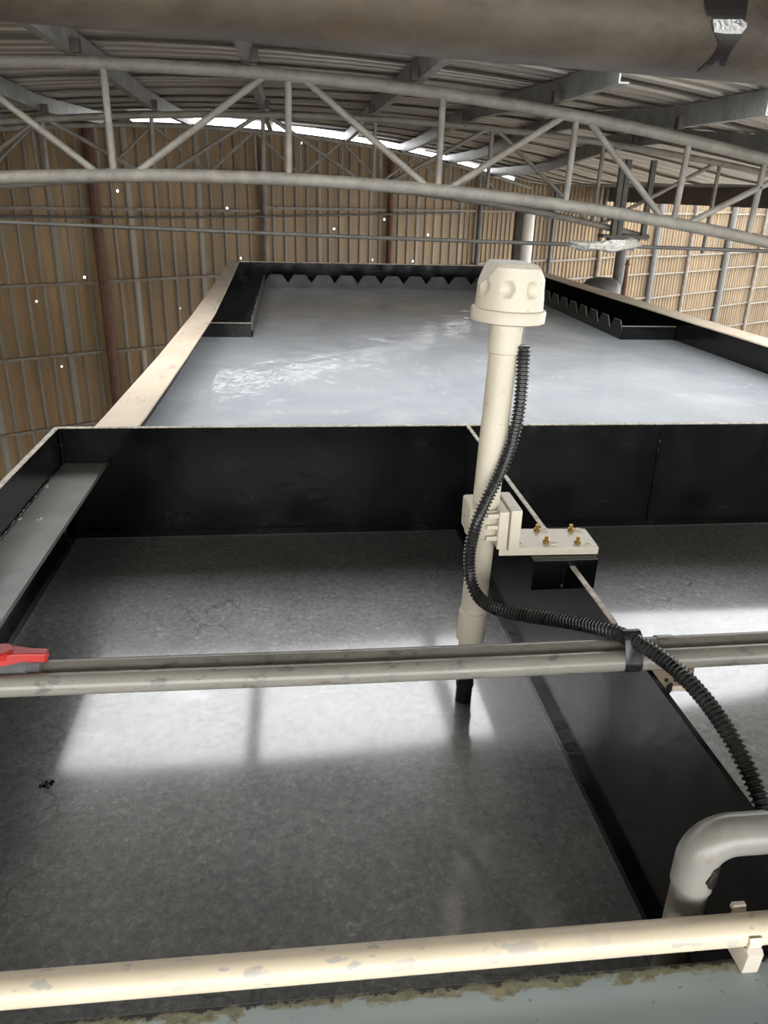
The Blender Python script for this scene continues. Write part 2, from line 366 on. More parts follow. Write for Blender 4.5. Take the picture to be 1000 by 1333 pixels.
for X, (ya, ye) in [(X, r) for X in PX for r in purlin_runs(X)]:      # channel purlins along the shed, web upright, lower flange to one side
    ys = [ya]+list(np.arange(ya+1.2, ye-.1, 1.2))+[ye]
    prof = [(0, 0), (.065, 0), (.065, .010), (.010, .010), (.010, .135), (.065, .135), (.065, .145), (0, .145)]
    sx = 1 if X > .3 else -1
    vs = []; b = B()
    for yy in ys:
        z = roofz(X, yy)-.158
        vs += [(X+sx*px_, yy, z+pz) for px_, pz in prof]
    n = 8
    b.add(vs, [(j*n+k, j*n+(k+1) % n, (j+1)*n+(k+1) % n, (j+1)*n+k) for j in range(len(ys)-1) for k in range(n)]+[tuple(range(n))[::-1], tuple((len(ys)-1)*n+k for k in range(n))])
    pu = mk('purlin', b, M['purlin'], roof)
    for yy in [v for v in (Y1, Y2) if ya < v < ye]:   # seat angle where a purlin crosses a truss
        z = roofz(X, yy)-.158
        mk('cleat', B().box(X-sx*.03-.025, X-sx*.03+.025, yy-.035, yy+.035, z-.010, z+.07), M['fascia'], pu)

# -- eave header and fascia at the open side
hb = mk('trim_1', B().box(XR-.12, XR-.02, YF, wallY(XR)-.3, -.10, .19), M['fascia']); tag(hb, 'dark brown eave beam along the open side', 'beam', kind='structure')
b = B(); ys = np.linspace(YF, wallY(XR)-.2, 16)
b.v = [v for yy in ys for v in ((XR-.03, yy, .17), (XR-.03, yy, roofz(XR, yy)+.01), (XR+.01, yy, .17), (XR+.01, yy, roofz(XR, yy)+.01))]
for j in range(15):
    k = 4*j; b.f += [[k, k+4, k+5, k+1], [k+2, k+3, k+7, k+6]]; b.m += [0, 0]
fa = mk('trim_2', b, M['fascia']); tag(fa, 'dark fascia sheet closing the eave above the beam', 'fascia', kind='structure')
lb = mk('trim_3', B().box(XL+.25, XL+.37, YF, wallY(XL)-.3, -.42, -.22), M['fascia']); tag(lb, 'dark steel beam under the truss ends by the sheet wall', 'beam', kind='structure')

# -- trusses
def truss(name, label, Y, cu, cl, vpx, dpx, mat, rc, rw, xl, xr, group=None, xrl=None):
    t = empty(name, (0, Y, float(np.polyval(cl, 0)))); tag(t, label, 'truss', group)
    xs = np.linspace(xl, xr, 30)
    mk('upper_chord', B().tube([(x, Y, np.polyval(cu, x)) for x in xs], rc*.95, 12), mat, t, smooth=.7)
    mk('lower_chord', B().tube([(x, Y, np.polyval(cl, x)) for x in np.linspace(xl, xrl or xr, 30)], rc, 12), mat, t, smooth=.7)
    for (a, c) in vpx:
        mk('vertical', B().tube([(c, Y, np.polyval(cl, c)), (a, Y, np.polyval(cu, a))], rw, 10), mat, t, smooth=.7)
    for (a, c) in dpx:      # a: x on the upper chord, c: x on the lower chord
        mk('diagonal', B().tube([(c, Y, np.polyval(cl, c)), (a, Y, np.polyval(cu, a))], rw, 10), mat, t, smooth=.7)
    return t
def xat(x, y, Y): return float(ony(x, y, Y)[0])
V1 = [(xat(134, 88, Y1), xat(148, 222, Y1)), (xat(375, 100, Y1), xat(376, 230, Y1)), (xat(577, 122, Y1), xat(570, 243, Y1)), (xat(751, 152, Y1), xat(736, 265, Y1)), (xat(898, 182, Y1), xat(877, 288, Y1))]
D1 = [(xat(-60, 100, Y1), xat(130, 222, Y1)), (xat(348, 98, Y1), xat(173, 224, Y1)), (xat(392, 100, Y1), xat(560, 243, Y1)), (xat(738, 150, Y1), xat(580, 243, Y1)), (xat(764, 154, Y1), xat(866, 285, Y1)), (xat(1040, 214, Y1), xat(892, 288, Y1))]
dl = V1[1][0]-V1[0][0]
V1 += [(V1[0][0]-dl*k, V1[0][1]-dl*k) for k in (1, 2)]; D1 += [(V1[0][0]-dl*1.1, V1[0][1]-dl*1.9), (V1[0][0]-dl*2.6, V1[0][1]-dl*2.1)]
V1.append((V1[4][0]+.62, V1[4][1]+.62)); 
truss('roof_truss', 'pale dusty pipe truss arching across over the tank below the purlins', Y1, cu1, cl1, V1, D1, M['truss'], .044, .024, XL+.31, 5.0, 'arched roof trusses')
xs2 = [xat(x, 200, Y2) for x in (-90, 61, 201, 344, 488, 639, 785, 940)]
V2 = [(x, x-.02) for x in xs2]; h = xs2[2]-xs2[1]
D2 = [(xs2[k]+.04, xs2[k+1]-.05) if k % 2 else (xs2[k+1]-.04, xs2[k]+.05) for k in range(len(xs2)-1)]
truss('roof_truss', 'dusty pipe truss whose lower chord ends on the grey round column', Y2, cu2, cl2, V2, D2, M['truss'], .036, .022, XL+.31, XR-.1, 'arched roof trusses', 4.1)
# end truss, skewed along the back wall
t3 = empty('roof_truss', wp(7, .1, .35)); tag(t3, 'dusty lattice truss standing directly before the tan sheet wall', 'truss', 'arched roof trusses')
ss = np.linspace(wall_s(-60, 170, .35)[0], wall_s(690, 250, .35)[0], 26)
def z3u(s): return float(wtop(s)-.06) if s_gap0 < s < s_gap1 else float(wtop(s)-.18)
def z3l(s): X = wp(s, 0)[0]; return float(np.polyval(cl1, X)+.12)
mk('upper_chord', B().tube([wp(s, z3u(s), .35) for s in ss], .035, 10), M['truss'], t3, smooth=.7)
mk('lower_chord', B().tube([wp(s, min(z3l(s), z3u(s)-.1), .35) for s in ss], .035, 10), M['truss'], t3, smooth=.7)
sv = np.linspace(ss[0]+.1, ss[-1]-.6, 13)
for k, s in enumerate(sv):
    mk('vertical', B().tube([wp(s, z3l(s), .35), wp(s, z3u(s), .35)], .02, 8), M['truss'], t3, smooth=.7)
    if k < 12: a, c = (s, sv[k+1]) if k % 2 else (sv[k+1], s); mk('diagonal', B().tube([wp(a, z3u(a), .35), wp(c, z3l(c), .35)], .02, 8), M['truss'], t3, smooth=.7)

# -- tie rods
r1 = B().tube([ony(-700, 262, Y1), ony(0, 289, Y1), ony(500, 310, Y1), ony(1000, 327, Y1), ony(1150, 331, Y1)], .014, 8)
tr1 = mk('tie_rod', r1, M['truss_dark'], smooth=.8); tag(tr1, 'thin dark tie rod carrying the plastic-wrapped bundle', 'rod', 'tie rods of the trusses')
d_ = .42
def wpx(x, y): s, z = wall_s(x, y, d_); return wp(s, z, d_)
tr2 = mk('tie_rod', B().tube([wpx(-200, 280), wpx(0, 282), wpx(250, 283), wpx(505, 279), wpx(600, 277)], .016, 8), M['truss_dark'], smooth=.8)
tag(tr2, 'thin dark tie rod running close along the tan sheet wall', 'rod', 'tie rods of the trusses')
# plastic-wrapped bundle on the tie rod
b = B(); pts = [ony(x, y, Y1) for x, y in ((744, 317), (752, 319), (765, 321), (780, 319), (795, 320), (812, 320), (824, 319), (831, 319))]
b.tube(pts, [.015, .03, .042, .036, .045, .040, .046, .018], 9)
for k in range(len(b.v)): b.v[k] = tuple(np.array(b.v[k])+[random.uniform(-.02, .02), random.uniform(-.012, .012), random.uniform(-.014, .014)])
o = mk('wrapped_bundle', b, M['wrap'], smooth=.3); tag(o, 'whitish plastic-wrapped bundle hanging on the thin tie rod', 'bundle')

# -- column under truss 2
cx, _, _ = ony(813, 300, Y2)
c = empty('steel_column', (cx, Y2, ZF)); tag(c, 'grey round steel column with a stepped cap plate under a truss end', 'column')
zc = float(np.polyval(cl2, cx))-.045
mk('shaft', B().tube([(cx, Y2, ZF), (cx, Y2, zc-.10)], .062, 20), M['column'], c, smooth=.8)
b = B(); b.prism([(cx-.19, Y2-.07, zc-.02), (cx+.19, Y2-.07, zc-.02), (cx+.12, Y2-.07, zc-.15), (cx-.12, Y2-.07, zc-.15)], (0, .14, 0)); mk('gusset', b, M['truss_dark'], c)
mk('cap_plate', B().box(cx-.28, cx+.28, Y2-.09, Y2+.09, zc-.022, zc+.01), M['truss_dark'], c)
for dx in (-.16, -.09, .20): mk('upright_angle', B().box(cx+dx-.028, cx+dx+.028, Y2-.10, Y2-.05, zc, float(np.polyval(cu2, cx))-.12), M['truss_dark'], c)
# -- overhead rusty pipe with tar drip and foil patch
zb = .32
pa, pb = onz(0, 24, zb), onz(1000, 108, zb); dirp = (pb-pa)/np.linalg.norm(pb-pa); R_ = .125
perp = np.array([-dirp[1], dirp[0], 0]); 
el = math.atan2(zb, float(pa[:2]@perp[:2])); ctr = lambda p: p+perp*R_*math.sin(el)+np.array([0, 0, R_*math.cos(el)])
op = empty('overhead_pipe', ctr((pa+pb)/2)); tag(op, 'thick rusty grey overhead pipe with a black tar drip', 'pipe')
A_, B_ = ctr(pa)-dirp*1.2, ctr(pb)+dirp*.7
mk('pipe_body', B().tube([A_+(B_-A_)*t for t in np.linspace(0, 1, 8)], R_, 40), M['overhead'], op, smooth=.8)
def on_cyl(x, y, lift):   # where the ray of a pixel meets the pipe
    d = ray(x, y); p0 = ctr(pa); w = d-dirp*(d@dirp); q = -p0+dirp*(p0@dirp); a = w@w; bb = 2*(w@q); cc = q@q-(R_+lift)**2; D = max(bb*bb-4*a*cc, 0); return d*(-bb-math.sqrt(D))/(2*a)
def patch(name, rows, mat, lift):   # rows: (y, x0, x1)
    b = B(); n = 6
    for y, x0, x1 in rows:
        for l in (lift, -.004):
            for k in range(n): b.v.append(tuple(on_cyl(x0+(x1-x0)*k/(n-1), y, l)))
    m = 2*n
    for j in range(len(rows)-1):
        for k in range(n-1):
            b.f.append([j*m+k, j*m+k+1, (j+1)*m+k+1, (j+1)*m+k]); b.m.append(0)
        for k in (0, n-1): b.f.append([j*m+k, (j+1)*m+k, (j+1)*m+n+k, j*m+n+k]); b.m.append(0)
    for j in (0, len(rows)-1):
        for k in range(n-1): b.f.append([j*m+k, j*m+k+1, j*m+n+k+1, j*m+n+k]); b.m.append(0)
    return mk(name, b, mat, op)
patch('tar_drip', [(-14, 918, 976), (0, 917, 974), (12, 919, 973), (20, 921, 972), (24, 930, 971), (30, 931, 971), (38, 930, 969), (46, 932, 967), (52, 935, 963), (58, 936, 958), (66, 933, 954)], M['tar'], .003)
patch('tar_drip', [(64, 933, 944), (72, 929, 941), (78, 924, 935), (84, 918, 928), (90, 912, 919), (94, 908, 913)], M['tar'], .003)
patch('tar_drip', [(64, 944, 954), (72, 941, 950), (80, 937, 946), (86, 939, 944)], M['tar'], .003)
patch('foil_patch', [(25, 929, 966), (30, 928, 973), (36, 930, 972), (42, 930, 967), (44, 946, 966)], M['foil'], .006)

# ================================================================== TANK (in tank units, scaled by S)
tk = empty('settling_tank', T(1.35, 6, 0)+np.array([0, 0, ZF])); tag(tk, 'long black-lined steel settling tank with cream flanges and notched weirs', 'tank')
ZT = -.862; ZW = -1.31; ZB = -1.25; YM = 2.891; YFR = .692
def tb(name, x0, x1, y0, y1, z0, z1, mat, parent=None, bevel=0): return mk(name, B().box(x0*S, x1*S, y0*S, y1*S, z0*S, z1*S), mat, parent or tk, bevel=bevel)
# flanges: outline taken from the photo, they bow slightly
Lin = [(-.757, 11.72), (-.70, 9.0), (-.66, 6.72), (-.672, 5.0), (-.695, 3.57), (-.722, YM)]
Lout = [(-.884, 11.80), (-.85, 9.0), (-.828, 6.72), (-.838, 5.0), (-.868, 3.57), (-.893, YM)]
Rin = [(3.33, 11.62), (3.365, 9.5), (3.405, 8.47), (3.54, 5.4), (3.62, YM)]
Rout = [(3.49, 11.66), (3.575, 9.5), (3.62, 8.47), (3.75, 5.4), (3.84, YM)]
def strip(name, A, C, z0, z1, mat):
    b = B(); n = len(A)
    for (a, c) in zip(A, C): b.v += [tuple(T(a[0], a[1], z0)), tuple(T(c[0], c[1], z0)), tuple(T(a[0], a[1], z1)), tuple(T(c[0], c[1], z1))]
    for j in range(n-1):
        k = 4*j; b.f += [[k, k+1, k+5, k+4], [k+2, k+6, k+7, k+3], [k, k+4, k+6, k+2], [k+1, k+3, k+7, k+5]]; b.m += [0]*4
    b.f += [[0, 2, 3, 1], [4*n-4, 4*n-3, 4*n-1, 4*n-2]]; b.m += [0, 0]
    return mk(name, b, mat, tk)
strip('flange', Lin, Lout, -1.012, -1, M['flange']); strip('flange', Rin, Rout, -1.012, -1, M['flange'])
strip('flange_lip', [(x-.0, y) for x, y in Lout], [(x-.022, y) for x, y in Lout], -1.030, -1.010, M['flange'])
strip('flange_lip', [(x, y) for x, y in Rout], [(x+.02, y) for x, y in Rout], -1.030, -1.010, M['flange'])
strip('side_wall', [(x+.012, y) for x, y in Lout], [(x, y) for x, y in Lout], ZF/S+CZ*0, -1.012, [M['black']])
strip('side_wall', [(x-.055, y) for x, y in Rout], [(x-.04, y) for x, y in Rout], ZF/S, -1.012, [M['black']])
tb('end_wall', -.884, 3.49, 11.63, 11.65, ZF/S, -1.0, M['black'])
tb('end_wall_edge', -.75, 3.49, 11.615, 11.665, -1.0, -.992, M['flange'])
# cross wall between the long basin and the two front basins
tb('cross_wall', -.893, 3.86, YM, YM+.011, ZF/S, ZT, M['black'])
tb('cross_wall_edge', -.895, 3.86, YM-.001, YM+.012, ZT, ZT+.004, M['steel_edge'])
tb('cross_wall_foot', -.88, .672, YM-.022, YM, ZW-.05, ZW+.028, M['black'])
tb('cross_wall_foot', .70, 3.8, YM-.020, YM, ZW-.05, ZW+.022, M['black'])
def weld(pts, r=.0045):
    b = B(); P = [T(*p) for p in pts]; out = []; rs = []
    L = sum(np.linalg.norm(P[i+1]-P[i]) for i in range(len(P)-1)); n = max(8, int(L/.008))
    for i in range(n+1):
        t = i/n; out.append(P[0]+(P[-1]-P[0])*t+np.array([random.uniform(-.001, .001) for _ in range(3)])); rs.append(r*S*random.choice((.6, .8, 1.1, 1.25)))
    b.tube(out, rs, 6); return mk('weld_seam', b, M['black'], tk, smooth=1.2)
xs_ = ony(861, 560, YM*S)[0]/S; weld([(xs_, YM-.001, ZT-.002), (xs_+.004, YM-.001, ZW+.02)])
weld([(-.888, YM-.003, ZT-.004), (-.888, YM-.003, -1.0)]); weld([(.682, YM-.004, ZT-.004), (.676, YM-.004, ZW)])
weld([(-.885, YM-.003, -.998), (-.73, YM-.003, -.998)], .004)
# left freeboard plate standing on the inner ledge
tb('freeboard_plate', -.905, -.893, .62, YM+.01, -1.0, ZT, M['black']); tb('freeboard_edge', -.907, -.891, .62, YM+.011, ZT, ZT+.004, M['steel_edge'])
tb('ledge', -.905, -.729, .66, YM, -1.014, -1.0, M['ledge'])
tb('front_side_wall', -.905, -.893, .66, YM, ZF/S, -1.014, M['black'])
tb('front_side_wall_foot', -.893, -.872, .66, YM, ZW-.05, ZW+.030, M['black'])
weld([(-.889, YM, -.997), (-.889, .7, -.997)], .004)
for q in ((60, 633), (25, 676), (50, 677), (37, 632)):
    p = onz(*q, -1.0*S); b = B(); 
    for k in range(5): a = p+np.array([random.uniform(-.008, .008), random.uniform(-.012, .012), 0]); b.lathe(a, (0, 0, 1), [(-.001, .004), (.0025, .003), (.003, .001)], 7)
    mk('paint_chip', b, M['steel_edge'], tk)
# partition between the two front basins
tb('partition', .681, .692, .66, YM, ZF/S, ZT, M['black'])
tb('partition_edge', .680, .693, 1.37, YM, ZT, ZT+.003, M['steel_edge'])
tb('partition_foot', .660, .681, .70, YM, ZW-.05, ZW+.022, M['black']); tb('partition_foot', .692, .712, .70, YM, ZW-.05, ZW+.022, M['black'])
# right wall of the front basins
tb('freeboard_plate', 3.79, 3.802, .62, YM, ZF/S, ZT, M['black'])
# front wall and its painted rim
tb('front_wall', -.905, 3.81, .66, YFR-.004, ZF/S, -1.012, M['black'])
tb('front_rim', -.96, 3.86, .36, YFR, -1.012, -1.0, M['rim'], bevel=.002)
tb('front_skirt', -.95, 3.85, .36, .372, ZF/S, -1.012, M['tank_out'])
tb('tank_bottom', -.89, 3.78, .69, 11.63, -1.75, -1.73, M['black'])
# launder (overflow trough) with notched weir plates round the far end
YE, YWR = 7.0, 10.75; xl_, xr_ = -.376, 3.09; ZTT, ZTN, ZTB = -1.080, -1.185, -1.33
tb('trough_end_plate', -.86, xl_, YE, YE+.012, ZTB, -1.125, M['black']); tb('trough_end_plate', xr_, 3.62, YE, YE+.012, ZTB, -1.125, M['black'])
tb('trough_end_edge', -.86, xl_, YE-.001, YE+.013, -1.125, -1.121, M['steel_edge']); tb('trough_end_edge', xr_, 3.62, YE-.001, YE+.013, -1.125, -1.121, M['steel_edge'])
tb('trough_floor', -.88, xl_, YE, 11.63, -1.55, -1.53, M['black']); tb('trough_floor', xr_, 3.6, YE, 11.63, -1.55, -1.53, M['black']); tb('trough_floor', xl_, xr_, YWR, 11.63, -1.55, -1.53, M['black'])
tb('trough_block', xl_-.16, xl_-.01, YE+.05, YE+.35, -1.5, -1.28, M['rust'])
def weir(axis, a0, a1, const, n, th=.012):
    pitch = (a1-a0)/n; pl = [(a0, ZTB), (a1, ZTB)]
    top = []
    for k in range(n):
        c = a0+pitch*k
        top += [(c+.001, ZTN), (c+pitch*.25, ZTT), (c+pitch*.75, ZTT), (c+pitch*.999, ZTN)]
    b = B(); P = lambda u, z, o: tuple(T(u, const+o, z) if axis == 'x' else T(const+o, u, z))
    m = len(top)
    for o in (0, th):
        for u, z in top: b.v += [P(u, z, o), P(u, ZTB, o)]
    for o in (0, 1):
        k0 = o*2*m
        for j in range(m-1): b.f.append([k0+2*j, k0+2*j+2, k0+2*j+3, k0+2*j+1]); b.m.append(0)
    for j in range(m-1): b.f.append([2*j, 2*j+2, 2*m+2*j+2, 2*m+2*j]); b.m.append(1)
    return mk('weir_plate', b, [M['black'], M['column']], tk)
weir('x', xl_, xr_, YWR, 11); weir('y', YE, YWR, xl_, 12); weir('y', YE, YWR, xr_, 12)
# steel angle under the probe plate, welded across the partition
tb('mount_angle', .585, .752, 1.648, 1.656, -.925, -.842, M['black'], bevel=.001); tb('mount_angle_leg', .585, .752, 1.656, 1.775, -.850, -.842, M['black'])
weld([(.668, 1.646, -.850), (.664, 1.646, -.92)], .006)

# -- water
for x0, x1, y0, y1, z in ((-.872, .66, YM-.028, YM-.022, ZW), (.712, 3.78, YM-.026, YM-.020, ZW), (-.872, -.867, .70, YM-.03, ZW), (.654, .660, .70, YM-.03, ZW), (.712, .717, .70, YM-.03, ZW), (-.83, xl_, YE-.008, YE, ZB), (xr_, 3.6, YE-.008, YE, ZB)):
    tb('scum_line', x0, x1, y0, y1, z-.002, z+.0015, M['water_dark'] if z == ZW else M['water_pale'])
def water(name, x0, x1, y0, y1, z, mat, label):
    b = B(); b.box(x0*S, x1*S, y0*S, y1*S, (z-.004)*S, z*S); o = mk(name, b, mat); tag(o, label, 'water', kind='stuff'); return o
b = B(); b.prism([T(*p, ZB) for p in ((-.87, YM+.012), (3.77, YM+.012), (3.66, YE), (xr_, YE), (xr_, YWR), (xl_, YWR), (xl_, YE), (-.83, YE))], (0, 0, -.004))
o = mk('basin_water', b, M['water_pale']); tag(o, 'pale blue-grey milky water filling the long settling basin', 'water', kind='stuff')
water('basin_water', -.892, .68, .69, YM, ZW, M['water_dark'], 'dark dusty water around the sensor probe between freeboard and partition')
water('basin_water', .693, 3.79, .69, YM, ZW, M['water_dark'], 'dark dusty water in the basin beyond the partition from the probe')
# floating foam clump
b = B(); p = onz(62, 1021, ZW*S)
for k in range(16):
    a = p+np.array([random.gauss(0, .0075), random.gauss(0, .004), 0]); r = random.uniform(.002, .0048); b.lathe(a, (0, 0, 1), [(-.001, r), (r*.4, r*.92), (r*.75, r*.66), (r, r*.1)], 9)
o = mk('foam_clump', b, M['bubble'], smooth=1); tag(o, 'tiny clump of black bubbles floating on the dark water', 'foam')

# ================================================================== PROBE
pr = empty('sensor_probe', T(.452, 1.725, ZW)); tag(pr, 'cream sensor probe with a domed cap standing in the dark basin', 'sensor')
P0, P1 = T(.452, 1.725, -1.31), T(.488, 1.725, -.137); ax = (P1-P0)/np.linalg.norm(P1-P0)
def ap(z): return P0+ax*((z*S-P0[2])/ax[2])
def cyl(name, z0, z1, r, mat, ch=.003, n=32):
    a, c = ap(z0), ap(z1); L = np.linalg.norm(c-a); r *= S
    return mk(name, B().lathe(a, ax, [(0, r-ch), (ch, r), (L-ch, r), (L, r-ch)], n), mat, pr, smooth=.5)
cyl('probe_tube', -1.45, -1.15, .0225, M['black_tube']); 
mk('probe_ring', B().lathe(ap(-1.262), ax, [(0, .0205), (.004, .0212), (.010, .0212), (.014, .0205)], 28), M['black_tube'], pr, smooth=.6)
cyl('lower_sleeve', -1.175, -1.095, .030, M['cream']); cyl('coupling', -1.112, -1.020, .0375, M['cream'])
cyl('pole', -1.03, -.33, .0335, M['cream']); cyl('neck_collar', -.340, -.255, .0375, M['cream'])
# cap: rounded body with thumb dimples, slanted shoulders, flange ring
zc0, zc1 = -.247, -.139; b = B(); n, m = 96, 26; L = (zc1-zc0)*S/ax[2]; base = ap(zc0); ex = np.array([1, 0, 0.])-ax*ax[0]; ex /= np.linalg.norm(ex); ey = np.cross(ax, ex)
dims = [-math.pi/2-.36, -math.pi/2+.40, -math.pi/2-1.15, -math.pi/2+1.2, math.pi/2-.4, math.pi/2+.4]
for j in range(m+1):
    t = j/m; rr = (.0775-.004*t)*S
    if t > .93: rr -= (t-.93)*.10*S
    for k in range(n):
        th = 2*math.pi*k/n; q = rr
        for d0 in dims:
            dd = (th-d0+math.pi) % (2*math.pi)-math.pi; e = (dd/.19)**2+((t-.52)/.17)**2
            if e < 1: q -= .0075*(1-e)**.6
        b.v.append(tuple(base+ax*L*t+q*(ex*math.cos(th)+ey*math.sin(th))))
for j in range(m):
    for k in range(n): b.f.append([j*n+k, j*n+(k+1) % n, (j+1)*n+(k+1) % n, (j+1)*n+k]); b.m.append(0)
b.f += [list(range(n))[::-1], [m*n+k for k in range(n)]]; b.m += [0, 0]
cap = mk('cap_body', b, M['cream'], pr)
bm = bmesh.new(); bm.from_mesh(cap.data); Lc = Vector(base-LOC[pr.name])
for sx, xe, ze in ((-1, .0775, .052), (1, .0735, .066)):
    top = Vector((sx*.042*S, 0, (zc1-zc0)*S)); side = Vector((sx*xe*S, 0, ze*S)); dv = side-top; nn = Vector((-dv.z*(-1 if sx < 0 else 1)*1.0, 0, abs(dv.x)))
    nn = Vector((sx*abs(dv.z), 0, abs(dv.x))).normalized()
    r_ = bmesh.ops.bisect_plane(bm, geom=bm.verts[:]+bm.edges[:]+bm.faces[:], plane_co=Lc+top, plane_no=nn, clear_outer=True)
    ed = [e for e in r_['geom_cut'] if isinstance(e, bmesh.types.BMEdge)]; bmesh.ops.edgeloop_fill(bm, edges=ed)
bmesh.ops.recalc_face_normals(bm, faces=bm.faces)
for f in bm.faces: f.smooth = True
for e in bm.edges:
    if e.calc_face_angle(0) > .45: e.smooth = False
bm.to_mesh(cap.data); bm.free()
a = ap(-.268); L = .031*S
mk('cap_flange', B().lathe(a, ax, [(0, .078*S), (.003, .0845*S), (L-.004, .0850*S), (L-.001, .0835*S), (L, .076*S)], 64), M['cream'], pr, smooth=.5)
# clamp on the pole
zc_ = -.755; c0 = ap(zc_)
b = B(); b.lathe(ap(-.80), ax, [(0, .040*S), (.004, .046*S), (.072*S, .047*S), (.080*S, .042*S)], 28); mk('clamp_ring', b, M['cream'], pr, smooth=.5)
b = B(); b.box(c0[0]-.049*S, c0[0]-.012*S, c0[1]-.045*S, c0[1]+.045*S, c0[2]-.035*S, c0[2]+.048*S); mk('clamp_cheek', b, M['cream'], pr, bevel=.008, seg=3, smooth=.5)
jx = c0[0]+.034*S
mk('clamp_jaw', B().box(jx-.012*S, jx+.014*S, c0[1]-.062*S, c0[1]+.060*S, c0[2]-.062*S, c0[2]+.040*S), M['cream'], pr, bevel=.004)
mk('clamp_jaw', B().box(jx+.016*S, jx+.044*S, c0[1]-.068*S, c0[1]+.060*S, c0[2]-.066*S, c0[2]+.046*S), M['cream'], pr, bevel=.004)
for k in range(3): mk('clamp_rib', B().box(jx-.040*S, jx-.008*S, c0[1]-.056*S, c0[1]-.030*S, c0[2]+(-.040+.03*k)*S, c0[2]+(-.028+.03*k)*S), M['cream'], pr, bevel=.002)
# base plate with washers and gold bolts
pz = -.820; c4 = [onz(x, y, pz*S) for x, y in ((650, 714), (780, 712), (762, 688), (655, 688))]
b = B(); b.hexa([p-np.array([0, 0, .021*S]) for p in c4]+c4); pt = mk('mount_plate', b, M['cream'], pr, bevel=.002)
for x, y in ((666, 690), (676, 708), (709, 690), (721, 708), (754, 690), (766, 709)):
    p = onz(x, y, pz*S); mk('washer', B().lathe(p-[0, 0, .001], (0, 0, 1), [(0, .0095), (.0028, .0095), (.0030, .006), (.0012, .0042)], 18), M['white'], pt, smooth=.5)
for x, y in ((699, 691), (743, 691), (711, 706), (752, 707)):
    p = onz(x, y, pz*S); mk('bolt', B().lathe(p-[0, 0, .002], (0, 0, 1), [(0, .0078), (.008, .0078), (.009, .006)], 6).lathe(p, (0, 0, 1), [(0, .0042), (.015, .0042), (.0155, .002)], 10), M['brass'], pt)

# ================================================================== PIPES AND CONDUIT
def pline(px, z): return [onz(x, y, z*S) for x, y in px]
zp = -.839; rp = .0205
def xpipe(name, yc, zc, r, x0, x1, mat, label, group, sag=0):
    t = empty(name, T((x0+x1)/2, yc, zc-r)); tag(t, label, 'pipe', group)
    mk('pipe_body', B().tube([T(x0+(x1-x0)*k/10, yc+.004*math.sin(k), zc) for k in range(11)], r*S, 20), mat, t, smooth=.8); return t
pA = xpipe('pvc_pipe', 1.246, zp, rp, -1.1, 1.9, M['pvc'], 'grey pvc pipe carrying the red-handled valve', 'grey pipes lying across the partition')
pB = xpipe('pvc_pipe', 1.203, zp, rp, -1.1, 1.9, M['pvc'], 'grey pvc pipe lying alongside the one with the red-handled valve', 'grey pipes lying across the partition')
xj = onz(850, 838, zp*S)[0]
mk('joint_sleeve', B().lathe((xj, 1.246*S, zp*S), (1, 0, 0), [(0, rp*S), (.001, rp*S*1.10), (.03, rp*S*1.10), (.031, rp*S)], 24), M['pvc'], pA, smooth=.6)
# ball valve with the red lever
hx = onz(4, 843, -.79*S)[0]; bv = empty('ball_valve', (hx, 1.246*S, (zp-.035)*S)); tag(bv, 'ball valve with a bright red plastic lever handle', 'valve')
b = B().lathe((hx-.07, 1.246*S, zp*S), (1, 0, 0), [(0, .019), (.002, .024), (.03, .024), (.034, .029), (.106, .029), (.110, .024), (.128, .024), (.130, .018)], 28)
mk('valve_body', b, M['grey_valve'], bv, smooth=.5); mk('valve_stem', B().lathe((hx, 1.246*S, zp*S), (0, 0, 1), [(0, .012), (.036, .012), (.038, .009)], 18), M['grey_valve'], bv, smooth=.5)
tip = onz(62, 849, -.80*S); zt = -.795*S+.004
b = B(); dl_ = np.array([tip[0]-hx, tip[1]-1.246*S, 0]); ln = np.linalg.norm(dl_); dl_ /= ln; nv = np.array([-dl_[1], dl_[0], 0]); h0 = np.array([hx, 1.246*S, zt])
prof = [(-.03, .014, .016, 0), (0, .017, .020, 0), (.02, .015, .018, 0), (ln*.6, .011, .015, -.003), (ln-.004, .0105, .015, -.006), (ln, .008, .012, -.006)]
for d, w_, t_, dz in prof:
    c_ = h0+dl_*d+[0, 0, dz]; b.v += [tuple(c_-nv*w_-[0, 0, t_]), tuple(c_+nv*w_-[0, 0, t_]), tuple(c_+nv*w_*.85), tuple(c_-nv*w_*.85)]
for j in range(len(prof)-1):
    for k in range(4): b.f.append([4*j+k, 4*j+(k+1) % 4, 4*j+4+(k+1) % 4, 4*j+4+k]); b.m.append(0)
b.f += [[0, 1, 2, 3], [4*len(prof)-1, 4*len(prof)-2, 4*len(prof)-3, 4*len(prof)-4]]; b.m += [0, 0]
hd = mk('lever', b, M['red'], bv, bevel=.0025)
mk('lever_hub', B().lathe(h0-[0, 0, .008], (0, 0, 1), [(0, .018), (.010, .018), (.012, .015)], 24), M['red'], hd, smooth=.5)
mk('hub_cap', B().lathe(h0+[-.014, 0, .002], (0, 0, 1), [(0, .008), (.004, .008), (.005, .006)], 16), M['redcap'], hd, smooth=.5)
# support angle on the partition under the pipes
sp = empty('support_angle', T(.75, 1.17, -.875)); tag(sp, 'rusty cream steel angle under the grey pipes at the partition', 'bracket')
b = B(); q = [onz(x, y, -.862*S) for x, y in ((838, 868), (866, 893), (902, 893), (905, 860))]; b.hexa([p-np.array([0, 0, .010]) for p in q]+q); mk('angle_leg', b, M['flange'], sp)
for x, y, l in ((868, 884, .03), (874, 890, .022), (880, 884, .026), (886, 888, .014), (871, 893, .03)):
    p = onz(x, y, -.858*S); mk('tar_run', B().tube([p, p-[0, 0, l*.6], p-[0, -.002, l]], [.0035, .003, .001], 6), M['tar'], sp)

